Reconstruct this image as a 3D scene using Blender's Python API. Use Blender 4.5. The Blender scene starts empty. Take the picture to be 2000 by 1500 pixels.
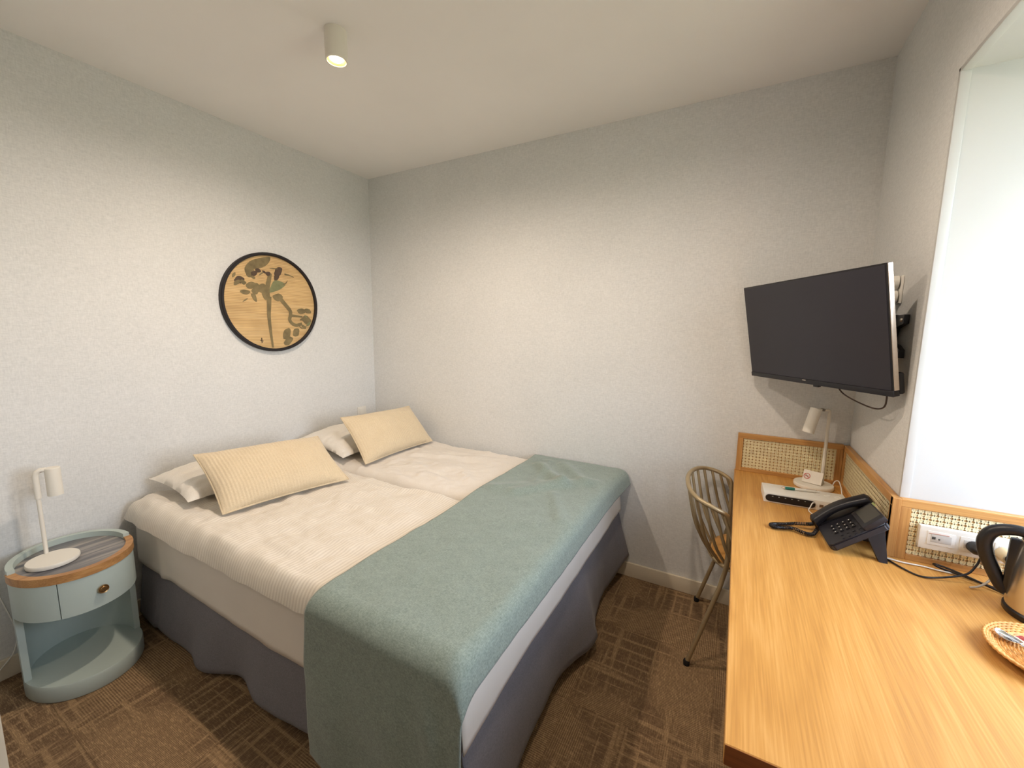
import bpy, bmesh, math, random
from mathutils import Vector, Matrix, noise
C = bpy.context.scene.collection
S = bpy.context.scene
PI = math.pi
random.seed(4)

# ------------------------------------------------------------------ camera
W, H = 3.018, 2.556            # right wall, ceiling height (corner of the room is the origin)
CAMP = Vector((2.5405, -2.3312, 1.4455))
yaw, pitch, roll, fpx = 0.50216, 0.13305, 0.011312, 799.345
fwd = Vector((-math.sin(yaw)*math.cos(pitch), math.cos(yaw)*math.cos(pitch), -math.sin(pitch)))
rt = Vector((math.cos(yaw), math.sin(yaw), 0)); up = rt.cross(fwd)
r2 = math.cos(roll)*rt + math.sin(roll)*up; u2 = -math.sin(roll)*rt + math.cos(roll)*up
cd = bpy.data.cameras.new('camera'); cd.sensor_fit = 'HORIZONTAL'; cd.sensor_width = 36; cd.lens = fpx*36/2000
cd.clip_start = .02
cam = bpy.data.objects.new('camera', cd); C.objects.link(cam)
cam.matrix_world = Matrix((( r2.x, u2.x, -fwd.x, CAMP.x), (r2.y, u2.y, -fwd.y, CAMP.y), (r2.z, u2.z, -fwd.z, CAMP.z), (0, 0, 0, 1)))
S.camera = cam

# ------------------------------------------------------------------ sky, lamps, exposure
S.view_settings.view_transform = 'Standard'; S.view_settings.look = 'None'; S.view_settings.gamma = 1
S.view_settings.use_curve_mapping = False; S.view_settings.exposure = 0.0
wd = bpy.data.worlds.new('sky'); S.world = wd; wd.use_nodes = True
wn = wd.node_tree.nodes; wl = wd.node_tree.links
bgn = wn['Background']
tc = wn.new('ShaderNodeTexCoord'); sp = wn.new('ShaderNodeSeparateXYZ'); rp = wn.new('ShaderNodeValToRGB')
wl.new(tc.outputs['Generated'], sp.inputs[0]); wl.new(sp.outputs['Z'], rp.inputs[0]); wl.new(rp.outputs[0], bgn.inputs[0])
rp.color_ramp.elements[0].position = 0.0; rp.color_ramp.elements[0].color = (.85, .875, 1.0, 1)
rp.color_ramp.elements[1].position = .6; rp.color_ramp.elements[1].color = (.71, .77, 1.0, 1)
bgn.inputs[1].default_value = 17.0
pl_ = bpy.data.lights.new('window_portal', 'AREA'); pl_.shape = 'RECTANGLE'; pl_.size = 1.2; pl_.size_y = 1.0
po = bpy.data.objects.new('window_portal', pl_); C.objects.link(po)
po.location = (3.70, -1.179, 1.55); po.rotation_euler = (0, PI/2, 0); pl_.cycles.is_portal = True
SPOT_W = 53
def spot_light(x, y, w=SPOT_W):
    l = bpy.data.lights.new('spot_bulb', 'SPOT'); l.energy = w; l.color = (1.0, .815, .66)
    l.spot_size = math.radians(178); l.spot_blend = .75; l.shadow_soft_size = .03
    o = bpy.data.objects.new('spot_bulb', l); C.objects.link(o); o.location = (x, y, 2.440)
    return o
spot_light(1.119, -1.161, SPOT_W*1.12); spot_light(2.30, -1.20, SPOT_W*.68); spot_light(2.05, -2.85, SPOT_W*.22)  # the last spot is unseen, added in the entrance for warm fill
sd_ = bpy.data.lights.new('sun', 'SUN'); sd_.energy = 5.0; sd_.angle = .01; sd_.color = (1.0, .95, .86)
sun = bpy.data.objects.new('sun', sd_); C.objects.link(sun); sun.rotation_euler = (0, math.radians(-38), math.radians(25))

# ------------------------------------------------------------------ materials
def lin(c):
    return tuple(((v/255)/12.92 if v/255 <= .04045 else ((v/255+.055)/1.055)**2.4) for v in c) + (1,)
MATS = {}
class NT:
    def __init__(s, name):
        s.m = bpy.data.materials.new(name); s.m.use_nodes = True; s.n = s.m.node_tree.nodes; s.l = s.m.node_tree.links
        s.b = s.n['Principled BSDF']; s.tc = s.n.new('ShaderNodeTexCoord')
    def mapping(s, scale, rot=(0, 0, 0)):
        m = s.n.new('ShaderNodeMapping'); m.inputs['Scale'].default_value = scale; m.inputs['Rotation'].default_value = rot
        s.l.new(s.tc.outputs['Object'], m.inputs[0]); return m.outputs[0]
    def noise(s, scale=1, vec=None, detail=3, rough=.5, dist=0):
        n = s.n.new('ShaderNodeTexNoise'); n.inputs['Scale'].default_value = scale; n.inputs['Detail'].default_value = detail
        n.inputs['Roughness'].default_value = rough; n.inputs['Distortion'].default_value = dist
        s.l.new(vec if vec is not None else s.tc.outputs['Object'], n.inputs['Vector']); return n.outputs['Fac']
    def wave(s, scale, vec=None, axis='X', dist=0, detail=2):
        n = s.n.new('ShaderNodeTexWave'); n.bands_direction = axis; n.inputs['Scale'].default_value = scale
        n.inputs['Distortion'].default_value = dist; n.inputs['Detail'].default_value = detail
        s.l.new(vec if vec is not None else s.tc.outputs['Object'], n.inputs['Vector']); return n.outputs['Fac']
    def ramp(s, fac, stops):
        r = s.n.new('ShaderNodeValToRGB'); e = r.color_ramp.elements
        while len(e) < len(stops): e.new(.5)
        for k, (p, c) in enumerate(stops): e[k].position = p; e[k].color = c
        s.l.new(fac, r.inputs[0]); return r.outputs[0]
    def math(s, op, a, b=None):
        m = s.n.new('ShaderNodeMath'); m.operation = op
        for i, v in enumerate((a, b)):
            if v is None: continue
            if isinstance(v, (int, float)): m.inputs[i].default_value = v
            else: s.l.new(v, m.inputs[i])
        return m.outputs[0]
    def mix(s, fac, a, b, mode='MIX'):
        m = s.n.new('ShaderNodeMix'); m.data_type = 'RGBA'; m.blend_type = mode
        for i, v in ((0, fac), (6, a), (7, b)):
            if isinstance(v, (int, float)): m.inputs[i].default_value = v
            elif isinstance(v, tuple): m.inputs[i].default_value = v
            else: s.l.new(v, m.inputs[i])
        return m.outputs[2]
    def color(s, out): s.l.new(out, s.b.inputs['Base Color'])
    def bump(s, h, strength=.2, dist=.002):
        b = s.n.new('ShaderNodeBump'); b.inputs['Strength'].default_value = strength; b.inputs['Distance'].default_value = dist
        s.l.new(h, b.inputs['Height']); s.l.new(b.outputs[0], s.b.inputs['Normal'])
    def set(s, **k):
        for a, v in k.items(): s.b.inputs[a.replace('_', ' ')].default_value = v
def pm(name, c, rough=.5, metal=0, var=.07, scale=6, bump=0, bscale=250, **k):
    if name in MATS: return MATS[name]
    t = NT(name); a = lin(c); d = tuple(v*(1-var) for v in a[:3])+(1,); e = tuple(min(1, v*(1+var)) for v in a[:3])+(1,)
    t.color(t.ramp(t.noise(scale), [(.3, d), (.7, e)])); t.set(Roughness=rough, Metallic=metal)
    for a_, v in k.items(): t.b.inputs[a_.replace('_', ' ')].default_value = v
    if bump: t.bump(t.noise(bscale), bump)
    MATS[name] = t.m; return t.m
def emis(name, c, s):
    t = NT(name); t.color(t.ramp(t.noise(5), [(0, lin(c)), (1, lin(c))])); t.b.inputs['Emission Color'].default_value = lin(c); t.b.inputs['Emission Strength'].default_value = s
    return t.m

def m_wallpaper():
    t = NT('wallpaper')
    n1 = t.noise(1, t.mapping((60, 60, 260)), 4, .6); n2 = t.noise(1, t.mapping((220, 220, 50)), 3); n3 = t.noise(2.2, None, 4)
    f = t.math('ADD', t.math('MULTIPLY', n1, .6), t.math('MULTIPLY', n2, .4))
    base = t.ramp(f, [(.30, lin((203, 205, 203))), (.52, lin((219, 220, 218))), (.72, lin((231, 232, 230)))])
    t.color(t.mix(.12, base, t.ramp(n3, [(.35, lin((200, 202, 200))), (.65, lin((236, 236, 234)))])))
    t.set(Roughness=.55); t.bump(f, .35, .0015)
    return t.m
def m_carpet():
    t = NT('carpet')
    rib = t.wave(42, None, 'X', .6, 2); fine = t.noise(1, t.mapping((420, 60, 60)), 2); fine2 = t.noise(1, t.mapping((50, 380, 60)), 2)
    msk = t.ramp(t.noise(2.6, None, 2), [(.46, (0, 0, 0, 1)), (.58, (1, 1, 1, 1))])
    pa = t.ramp(t.noise(1, t.mapping((46, 1.6, 3)), 3, .55, .5), [(.54, (0, 0, 0, 1)), (.62, (1, 1, 1, 1))])
    pb = t.ramp(t.noise(1, t.mapping((2.0, 52, 3)), 3, .55, .5), [(.54, (0, 0, 0, 1)), (.62, (1, 1, 1, 1))])
    cross = t.ramp(fine2, [(.5, (0, 0, 0, 1)), (.66, (1, 1, 1, 1))])
    inv = t.math('SUBTRACT', 1.0, msk)
    f = t.math('ADD', t.math('MULTIPLY', t.math('MULTIPLY', rib, msk), .32), t.math('MULTIPLY', t.math('MULTIPLY', t.math('MAXIMUM', pa, pb), inv), .24))
    f = t.math('ADD', f, t.math('ADD', t.math('MULTIPLY', cross, .22), t.math('MULTIPLY', fine, .34)))
    t.color(t.ramp(f, [(.10, lin((98, 78, 60))), (.34, lin((134, 110, 82))), (.60, lin((170, 142, 106))), (.85, lin((196, 168, 126)))]))
    t.set(Roughness=.95, Specular_IOR_Level=.1); t.bump(f, .5, .003)
    return t.m
def m_wood(name, axis, cols, ring=1.0):
    t = NT(name); sc = [9, 9, 9]; sc[axis] = .9
    v = t.mapping(tuple(sc)); n = t.noise(.40*ring, v, 3, .45, 1.6)
    rings = t.math('FRACT', t.math('MULTIPLY', n, 9)); rings = t.math('ABSOLUTE', t.math('SUBTRACT', rings, .5))
    s2 = [260, 260, 260]; s2[axis] = 6
    fine = t.noise(1, t.mapping(tuple(s2)), 3)
    f = t.math('ADD', t.math('MULTIPLY', rings, .45), t.math('MULTIPLY', fine, .75))
    t.color(t.ramp(f, [(.28, lin(cols[0])), (.48, lin(cols[1])), (.68, lin(cols[2]))]))
    t.set(Roughness=.42); t.bump(fine, .06, .0008)
    return t.m
def m_fabric(name, c, c2, sx=500, rough=.95, b=.3, mott=30, sheen=.2):
    t = NT(name); a = t.noise(1, t.mapping((sx, sx*.3, sx*.5)), 2); d = t.noise(1, t.mapping((sx*.3, sx, sx*.5)), 2); e = t.noise(mott, None, 4, .6)
    f = t.math('ADD', t.math('MULTIPLY', t.math('ADD', a, d), .41), t.math('MULTIPLY', e, .18))
    t.color(t.ramp(f, [(.36, lin(c)), (.64, lin(c2))])); t.set(Roughness=rough, Sheen_Weight=sheen, Specular_IOR_Level=.2); t.bump(f, b, .0015)
    return t.m
def m_stripe(name, c, c2, scale, axis='X', rough=.7):
    t = NT(name); w = t.wave(scale, None, axis, .35, 1); n = t.noise(240, None, 2)
    k = t.ramp(w, [(.35, lin(c)), (.6, lin(c2))]); t.color(t.mix(.1, k, t.ramp(n, [(.3, lin(c)), (.7, lin(c2))])))
    t.set(Roughness=rough, Sheen_Weight=.15, Specular_IOR_Level=.25)
    t.bump(t.math('ADD', w, t.math('MULTIPLY', n, .4)), .25, .0012); return t.m
def m_glass():
    m = bpy.data.materials.new('window_glass'); m.use_nodes = True; n = m.node_tree.nodes; l = m.node_tree.links
    n.remove(n['Principled BSDF']); o = n['Material Output']; tr = n.new('ShaderNodeBsdfTransparent'); gl = n.new('ShaderNodeBsdfGlossy')
    gl.inputs['Roughness'].default_value = .02; mx = n.new('ShaderNodeMixShader'); mx.inputs[0].default_value = .06
    nz = n.new('ShaderNodeTexNoise'); rr = n.new('ShaderNodeValToRGB'); rr.color_ramp.elements[0].color = (.93, .97, .95, 1); rr.color_ramp.elements[1].color = (.96, .98, .97, 1)
    l.new(nz.outputs['Fac'], rr.inputs[0]); l.new(rr.outputs[0], tr.inputs[0])
    l.new(tr.outputs[0], mx.inputs[1]); l.new(gl.outputs[0], mx.inputs[2]); l.new(mx.outputs[0], o.inputs['Surface']); return m
def m_slats():
    t = NT('painted_bamboo'); w = t.wave(34, None, 'Z', .25, 2); n = t.noise(1, t.mapping((4, 3, 90)), 3); n2 = t.noise(7)
    base = t.ramp(n, [(.32, lin((180, 144, 92))), (.5, lin((204, 170, 116))), (.68, lin((224, 196, 146)))])
    d = t.mix(.5, base, t.ramp(w, [(.1, lin((140, 104, 62))), (.4, lin((218, 186, 132)))]))
    t.color(t.mix(.25, d, t.ramp(n2, [(.35, lin((168, 140, 96))), (.6, lin((222, 188, 132)))]))); t.set(Roughness=.6); t.bump(w, .3, .001); return t.m
def m_marble():
    t = NT('striped_slate'); n = t.noise(1, t.mapping((20, 1.2, 4), (0, 0, .25)), 5, .6, .5)
    t.color(t.ramp(n, [(.35, lin((70, 72, 80))), (.5, lin((118, 116, 116))), (.62, lin((165, 158, 148)))])); t.set(Roughness=.3); return t.m

WP = m_wallpaper(); CARPET = m_carpet()
OAK = m_wood('oak_veneer', 1, ((184, 132, 66), (199, 146, 75), (210, 159, 90)))
OAKX = m_wood('oak_rail', 0, ((172, 122, 68), (190, 140, 80), (202, 154, 92)))
OAKZ = m_wood('oak_stile', 2, ((172, 122, 68), (190, 140, 80), (202, 154, 92)))
OAKY = m_wood('oak_rail_long', 1, ((172, 122, 68), (190, 140, 80), (202, 154, 92)))
OAKE = m_wood('oak_end', 0, ((110, 60, 28), (128, 72, 34), (140, 82, 42)))
CEIL = pm('ceiling_paint', (240, 238, 235), .85, bump=.05, bscale=120, var=.02, scale=2)
PAINT = pm('cream_paint', (222, 212, 190), .5, var=.02)
GLOSSW = pm("gloss_white_paint", (196, 197, 195), .28, var=.015)
THROW = m_fabric('sage_wool', (114, 128, 120), (146, 160, 151), 420, .95, .35, 45, .3)
SKIRT = m_fabric('taupe_skirt', (112, 111, 118), (132, 131, 137), 500, .9, .2, 8, .15)
SHEET = pm('white_sheet', (228, 222, 212), .75, var=.02, bump=.1, bscale=500)
DUVET = m_stripe('satin_stripe_cotton', (212, 204, 190), (228, 221, 208), 21, 'X', .6)
DUVET2 = m_fabric('plain_cotton', (216, 209, 198), (228, 222, 212), 500, .7, .15, 8, .15)
PILLOWW = m_fabric('pillow_cotton', (220, 214, 202), (232, 227, 217), 500, .7, .15, 8, .15)
CUSH = m_fabric('beige_velvet', (206, 188, 156), (222, 205, 174), 420, .85, .25, 12, .3)
SAGE = pm('sage_lacquer', (182, 195, 188), .38, var=.015)
TRIMW = m_wood('walnut_trim', 1, ((160, 114, 66), (178, 130, 78), (192, 146, 92)))
SLATE = m_marble()
BRONZE = pm('bronze', (150, 118, 78), .35, .9)
WHITE_M = pm('white_lacquer_metal', (232, 228, 216), .42, var=.01)
WHITE_P = pm('white_plastic', (228, 226, 218), .4, var=.01)
BLACK_P = pm('black_plastic', (17, 16, 21), .38, var=.1)
DARK_P = pm('charcoal_plastic', (27, 26, 33), .45, var=.08)
SCREEN = pm('tv_screen', (32, 29, 41), .28, var=.05, Specular_IOR_Level=.55)
CHROME = pm('brushed_steel', (214, 206, 194), .24, .95, var=.05, scale=3)
SILVER = pm('silver_edge', (214, 200, 186), .22, .9)
GOLD_T = pm('champagne_tube', (176, 156, 120), .42, .45)
RUBBER = pm('black_rubber', (18, 16, 16), .8)
OCHRE = m_fabric('ochre_seat', (178, 128, 62), (200, 148, 78), 420, .8, .2)
CANE = pm('cane_strip', (250, 234, 190), .6, var=.1, scale=40)
CANEB = pm('cane_backing', (206, 171, 118), .8, var=.05)
WICKER = pm('wicker', (206, 150, 82), .6, var=.2, scale=60)

# ------------------------------------------------------------------ mesh builder
class MB:
    def __init__(s): s.bm = bmesh.new()
    def vs(s, pts): return [s.bm.verts.new(p) for p in pts]
    def box(s, lo, hi, bevel=0, M=None, seg=2):
        b = bmesh.new(); bmesh.ops.create_cube(b, size=1)
        c = [(lo[i]+hi[i])/2 for i in range(3)]; d = [abs(hi[i]-lo[i]) for i in range(3)]
        for v in b.verts: v.co = Vector((v.co.x*d[0]+c[0], v.co.y*d[1]+c[1], v.co.z*d[2]+c[2]))
        if bevel: bmesh.ops.bevel(b, geom=b.edges[:], offset=min(bevel, min(d)*.49), segments=seg, profile=.6, affect='EDGES')
        if M is not None: bmesh.ops.transform(b, matrix=M, verts=b.verts[:])
        s.add(b); return s
    def add(s, b):
        me = bpy.data.meshes.new('tmp'); b.to_mesh(me); b.free(); s.bm.from_mesh(me); bpy.data.meshes.remove(me)
    def tube(s, pts, r, n=8, closed=False, caps=True):
        pts = [Vector(p) for p in pts]; N = len(pts); rr = r if callable(r) else (lambda t: r)
        tan = []
        for i in range(N):
            a = pts[i-1] if (i > 0 or closed) else pts[i]; b = pts[(i+1) % N] if (i < N-1 or closed) else pts[i]
            tan.append((b-a).normalized())
        ref = Vector((0, 0, 1)) if abs(tan[0].z) < .9 else Vector((1, 0, 0))
        nn = (ref - tan[0]*ref.dot(tan[0])).normalized(); rings = []
        for i in range(N):
            nn = (nn - tan[i]*nn.dot(tan[i])).normalized(); bb = tan[i].cross(nn); R = rr(i/max(1, N-1))
            rings.append(s.vs([pts[i] + nn*R*math.cos(2*PI*k/n) + bb*R*math.sin(2*PI*k/n) for k in range(n)]))
        for i in range(N if closed else N-1):
            a, b = rings[i], rings[(i+1) % N]
            for k in range(n): s.bm.faces.new((a[k], a[(k+1) % n], b[(k+1) % n], b[k]))
        if caps and not closed: s.bm.faces.new(rings[0][::-1]); s.bm.faces.new(rings[-1])
        return s
    def lathe(s, prof, c=(0, 0, 0), n=32, M=None, sx=1, sy=1):
        rings = []
        for (r, z) in prof:
            if r < 1e-6: rings.append(s.vs([Vector((0, 0, z))]))
            else: rings.append(s.vs([Vector((sx*r*math.cos(2*PI*k/n), sy*r*math.sin(2*PI*k/n), z)) for k in range(n)]))
        for a, b in zip(rings, rings[1:]):
            for k in range(n):
                k2 = (k+1) % n
                if len(a) == 1 and len(b) == 1: continue
                if len(a) == 1: s.bm.faces.new((a[0], b[k2], b[k]))
                elif len(b) == 1: s.bm.faces.new((a[k], a[k2], b[0]))
                else: s.bm.faces.new((a[k], a[k2], b[k2], b[k]))
        for ring in rings:
            for v in ring:
                q = v.co.copy()
                if M is not None: q = M @ q
                v.co = q + Vector(c)
        return s
    def prism(s, poly, d, M=None):           # poly in xy, extruded 0..d in z, then M
        a = s.vs([Vector((p[0], p[1], 0)) for p in poly]); b = s.vs([Vector((p[0], p[1], d)) for p in poly]); n = len(poly)
        s.bm.faces.new(a[::-1]); s.bm.faces.new(b)
        for k in range(n): s.bm.faces.new((a[k], a[(k+1) % n], b[(k+1) % n], b[k]))
        if M is not None:
            for v in a+b: v.co = M @ v.co
        return s
    def grid(s, fn, nu, nv, flip=False):
        g = [[s.bm.verts.new(fn(i/nu, j/nv)) for j in range(nv+1)] for i in range(nu+1)]
        for i in range(nu):
            for j in range(nv):
                f = (g[i][j], g[i+1][j], g[i+1][j+1], g[i][j+1]); s.bm.faces.new(f[::-1] if flip else f)
        return g
    def stitch(s, d=1e-5): bmesh.ops.remove_doubles(s.bm, verts=s.bm.verts[:], dist=d); return s
    def build(s, name, m, parent=None, smooth=35, world=True, solid=0):
        if s.bm.faces: bmesh.ops.recalc_face_normals(s.bm, faces=s.bm.faces[:]) if not solid else None
        off = Vector((0, 0, 0))
        if parent is not None and world: off = ORG[parent.name]
        elif parent is None:
            vs = s.bm.verts[:]; off = Vector(((min(v.co.x for v in vs)+max(v.co.x for v in vs))/2, (min(v.co.y for v in vs)+max(v.co.y for v in vs))/2, min(v.co.z for v in vs)))
        for v in s.bm.verts: v.co -= off
        me = bpy.data.meshes.new(name); s.bm.to_mesh(me); s.bm.free()
        for mm in (m if isinstance(m, (list, tuple)) else [m]): me.materials.append(mm)
        if smooth:
            me.polygons.foreach_set('use_smooth', [True]*len(me.polygons)); me.set_sharp_from_angle(angle=math.radians(smooth))
        o = bpy.data.objects.new(name, me); C.objects.link(o)
        if parent is not None: o.parent = parent; ORG[o.name] = ORG[parent.name] if world else Vector((0, 0, 0))
        else: o.location = off; ORG[o.name] = off
        if solid:
            md = o.modifiers.new('thickness', 'SOLIDIFY'); md.thickness = solid; md.offset = 0
        return o
ORG = {}
def thing(name, label, cat, loc, rz=0, group=None):
    o = bpy.data.objects.new(name, None); C.objects.link(o); o.location = loc; o.rotation_euler = (0, 0, rz); o.empty_display_size = .05
    ORG[o.name] = Vector(loc); o['label'] = label; o['category'] = cat
    if group: o['group'] = group
    return o
def tag(o, label, cat, group=None):
    o['label'] = label; o['category'] = cat
    if group: o['group'] = group
    return o
def struct(o): o['kind'] = 'structure'; return o
def cr(pts, n=8, closed=False):               # Catmull-Rom through points
    P = [Vector(p) for p in pts]; out = []; N = len(P)
    for i in range(N if closed else N-1):
        p0 = P[i-1] if (i > 0 or closed) else P[0]*2-P[1]; p1 = P[i]; p2 = P[(i+1) % N]; p3 = P[(i+2) % N] if (i+2 < N or closed) else P[-1]*2-P[-2]
        for k in range(n):
            t = k/n; out.append(.5*((2*p1)+(p2-p0)*t+(2*p0-5*p1+4*p2-p3)*t*t+(3*p1-p0-3*p2+p3)*t**3))
    if not closed: out.append(P[-1])
    return out
def fbm(x, y, s, seed=0, o=3): return noise.fractal(Vector((x*s+seed*7.3, y*s-seed*3.1, seed*1.7)), 1.0, 2.0, o)

# ------------------------------------------------------------------ room shell
NY0, NY1, NZ = -.6775, -1.68, 2.156       # window niche: far reveal, near reveal, soffit
WX = 3.70                                  # window plane
b = MB(); b.box((-.12, -3.62, -.12), (3.9, .12, -.006)); floor = struct(b.build('floor', pm('screed', (80, 64, 46), .9)))
tile = None
for i in range(7):
    for j in range(8):
        x0 = .056+.5*(i-1); y0 = -1.958+.5*(5-j)-.5
        if x0 > 3.0 or y0 > -.01 or y0+.5 < -3.45: continue
        xa, xb, ya, yb = max(x0, 0), min(x0+.5, W), max(y0, -3.5), min(y0+.5, 0)
        if xb-xa < .02 or yb-ya < .02: continue
        whole = xb-xa > .499 and yb-ya > .499
        if whole and tile is not None: me = tile
        else:
            q = MB(); cx, cy = x0+.25, y0+.25
            q.box((xa-cx, ya-cy, 0), (xb-cx, yb-cy, .006), .0012, seg=1)
            me = bpy.data.meshes.new('carpet_tile'); q.bm.to_mesh(me); q.bm.free(); me.materials.append(CARPET)
            if whole: tile = me
        o = bpy.data.objects.new('carpet_tile', me); C.objects.link(o); o.parent = floor
        o.location = Vector((x0+.25, y0+.25, -.006)) - ORG['floor']
        if whole and (i+j) % 2: o.rotation_euler = (0, 0, PI/2)
b = MB(); b.box((-.12, -3.62, H), (3.9, .12, H+.12)); struct(b.build('ceiling', CEIL))
b = MB(); b.box((-.12, -3.62, -.006), (0, .12, H)); struct(b.build('wall_left', WP))
b = MB(); b.box((0, 0, -.006), (3.9, .12, H)); struct(b.build('wall_back', WP))
b = MB(); b.box((W, NY0+.012, -.006), (3.8, 0, H)); b.box((W, -3.5, -.006), (3.8, NY1-.012, H))
b.box((W, NY1-.012, NZ+.012), (3.8, NY0+.012, H)); b.box((W, NY1-.012, -.006), (3.8, NY0+.012, .70)); struct(b.build('wall_right', WP))
b = MB(); b.box((0, -2.262, -.006), (1.04, -2.161, H)); struct(b.build('wall_front', WP))
b = MB(); b.box((1.04, -2.275, -.006), (1.052, -2.158, 2.15), .003); struct(b.build('trim_2', PAINT))
b = MB(); b.box((.94, -3.5, -.006), (1.04, -2.262, H)); struct(b.build('wall_corridor', WP))
b = MB(); b.box((0, -3.62, -.006), (3.9, -3.5, H)); struct(b.build('wall_entrance', WP))
# white lining of the window niche: reveal boards, soffit and the narrow corner bead
b = MB(); b.box((W+.022, NY0+.003, .70), (WX, NY0+.012, NZ+.012)); b.box((W+.022, NY1-.012, .70), (WX, NY1-.003, NZ+.012))
b.box((W+.022, NY1-.012, NZ+.003), (WX, NY0+.012, NZ+.012)); struct(b.build('trim_1', GLOSSW))
b = MB(); b.box((W-.0015, NY0, .94), (W+.022, NY0+.012, NZ+.012), .002); b.box((W-.0015, NY1-.012, .94), (W+.022, NY1, NZ+.012), .002)
b.box((W-.0015, NY1-.012, NZ), (W+.022, NY0+.012, NZ+.012), .002); struct(b.build('trim_3', GLOSSW))
# window
b = MB(); z0, z1, ya, yb = .93, NZ+.01, NY1, NY0; fw = .055
for lo, hi in (((ya, z0), (yb, z0+fw)), ((ya, z1-fw), (yb, z1)), ((ya, z0), (ya+fw, z1)), ((yb-fw, z0), (yb, z1))):
    b.box((WX, lo[0], lo[1]), (WX+.06, hi[0], hi[1]), .006)
b.box((WX, NY1, .70), (WX+.09, NY0, z0)); win = struct(b.build('window_1', GLOSSW))
b = MB(); b.box((WX+.026, ya+fw-.01, z0+fw-.01), (WX+.034, yb-fw+.01, z1-fw+.01)); b.build('window_pane', m_glass(), win, 0)
b = MB(); b.box((WX-.02, NY1+.06, 1.5), (WX, NY1+.075, 1.53)); b.box((WX-.05, NY1+.055, 1.4), (WX-.02, NY1+.08, 1.53), .006); b.build('window_handle', CHROME, win)
# baseboards
b = MB(); b.box((0, -.014, 0), (W, 0, .084), .003); struct(b.build('baseboard_back', PAINT))
b = MB(); b.box((0, -2.161, 0), (.014, -.014, .084), .003); struct(b.build('baseboard_left', PAINT))
b = MB(); b.box((W-.014, NY1-1.5, 0), (W, -.014, .084), .003); struct(b.build('baseboard_right', PAINT))
# unseen ground outside the window, toned for the daylight it bounces indoors
t = NT('bounce_ground'); t.color(t.ramp(t.noise(3, None, 5), [(.3, lin((138, 134, 104))), (.7, lin((180, 174, 140)))])); t.set(Roughness=.95)
b = MB(); b.box((3.95, -40, -.7), (60, 40, -.6)); struct(b.build('outside_ground', t.m))

# ------------------------------------------------------------------ ceiling spotlights
LENS = emis('lamp_lens', (255, 226, 176), 30)
def ceiling_spot(x, y, label):
    t = thing('ceiling_spotlight', label, 'ceiling light', (x, y, H), 0, 'ceiling spotlights')
    b = MB(); b.lathe([(0, H), (.0405, H), (.0405, 2.452), (.0390, 2.450), (.0345, 2.450), (.0335, 2.452), (.030, 2.470), (0, 2.470)], (x, y, 0), 40)
    b.build('lamp_housing', WHITE_M, t)
    b = MB(); b.lathe([(.0343, 2.4515), (.0225, 2.462)], (x, y, 0), 32); b.build('reflector', pm('warm_reflector', (240, 214, 170), .3, .6), t)
    b = MB(); b.lathe([(0, 2.4545), (.019, 2.4545), (.0225, 2.4585), (.0225, 2.469), (0, 2.469)], (x, y, 0), 32); b.build('lens', LENS, t)
ceiling_spot(1.119, -1.161, 'white cylinder ceiling spotlight glowing warm above the bed')
ceiling_spot(2.05, -2.85, 'unseen white ceiling spotlight added in the entrance as warm fill')  # added out-of-view fitting that carries the fill spot
ceiling_spot(2.30, -1.20, 'white cylinder ceiling spotlight above the aisle beside the desk')

# ------------------------------------------------------------------ round picture
t = thing('round_picture', 'round black-framed picture of a bird and flowers on bamboo slats', 'picture', (.0, -.797, 1.59))
PC = Vector((0, -.797, 1.59)); PR = .297
MX = Matrix.Rotation(PI/2, 4, 'Y')
b = MB(); b.lathe([(PR-.017, .004), (PR-.017, .024), (PR-.013, .028), (PR-.004, .028), (PR, .024), (PR, .0), (PR-.017, .0)], PC, 72, MX); b.build('frame', pm('black_frame', (20, 14, 18), .6), t)
b = MB(); b.lathe([(0, .012), (PR-.016, .012), (PR-.016, .002), (0, .002)], PC, 72, MX); b.build('bamboo_panel', m_slats(), t)
INK = pm('ink_olive', (122, 108, 74), .7, var=.25, scale=25); INKD = pm('ink_dark', (78, 62, 48), .7, var=.2, scale=25); INKG = pm('ink_green', (126, 128, 90), .7, var=.2, scale=25)
def pxy(u, v): # crop coords (centre 812,775; radius ~ 608 wide) -> metres on the panel ; perspective-corrected
    return Vector((.0126, -.797 + (u-812)/2.05e3, 1.59 - (v-775)/2.11e3 + (u-812)*.00008))
def blob(b, pts, mi):
    P = cr([pxy(*p) for p in pts], 5, True); k = blob.k; blob.k += 1
    vs = [b.bm.verts.new(p + Vector((.00003*k, 0, 0))) for p in P]; f = b.bm.faces.new(vs); f.material_index = mi
blob.k = 0
def stroke(b, pts, w0, w1, mi):
    P = cr([pxy(*p) for p in pts], 6); k = blob.k; blob.k += 1; L = []; R_ = []
    for i, p in enumerate(P):
        d = (P[min(i+1, len(P)-1)]-P[max(i-1, 0)]).normalized(); n = Vector((0, -d.z, d.y)); w = (w0+(w1-w0)*i/(len(P)-1))/4200
        L.append(b.bm.verts.new(p+n*w+Vector((.00003*k, 0, 0)))); R_.append(b.bm.verts.new(p-n*w+Vector((.00003*k, 0, 0))))
    for i in range(len(P)-1):
        f = b.bm.faces.new((L[i], L[i+1], R_[i+1], R_[i])); f.material_index = mi
b = MB()
blob(b, [(500, 320), (560, 250), (650, 215), (800, 195), (810, 240), (760, 300), (690, 330), (600, 345), (560, 380), (510, 390)], 0)
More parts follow.
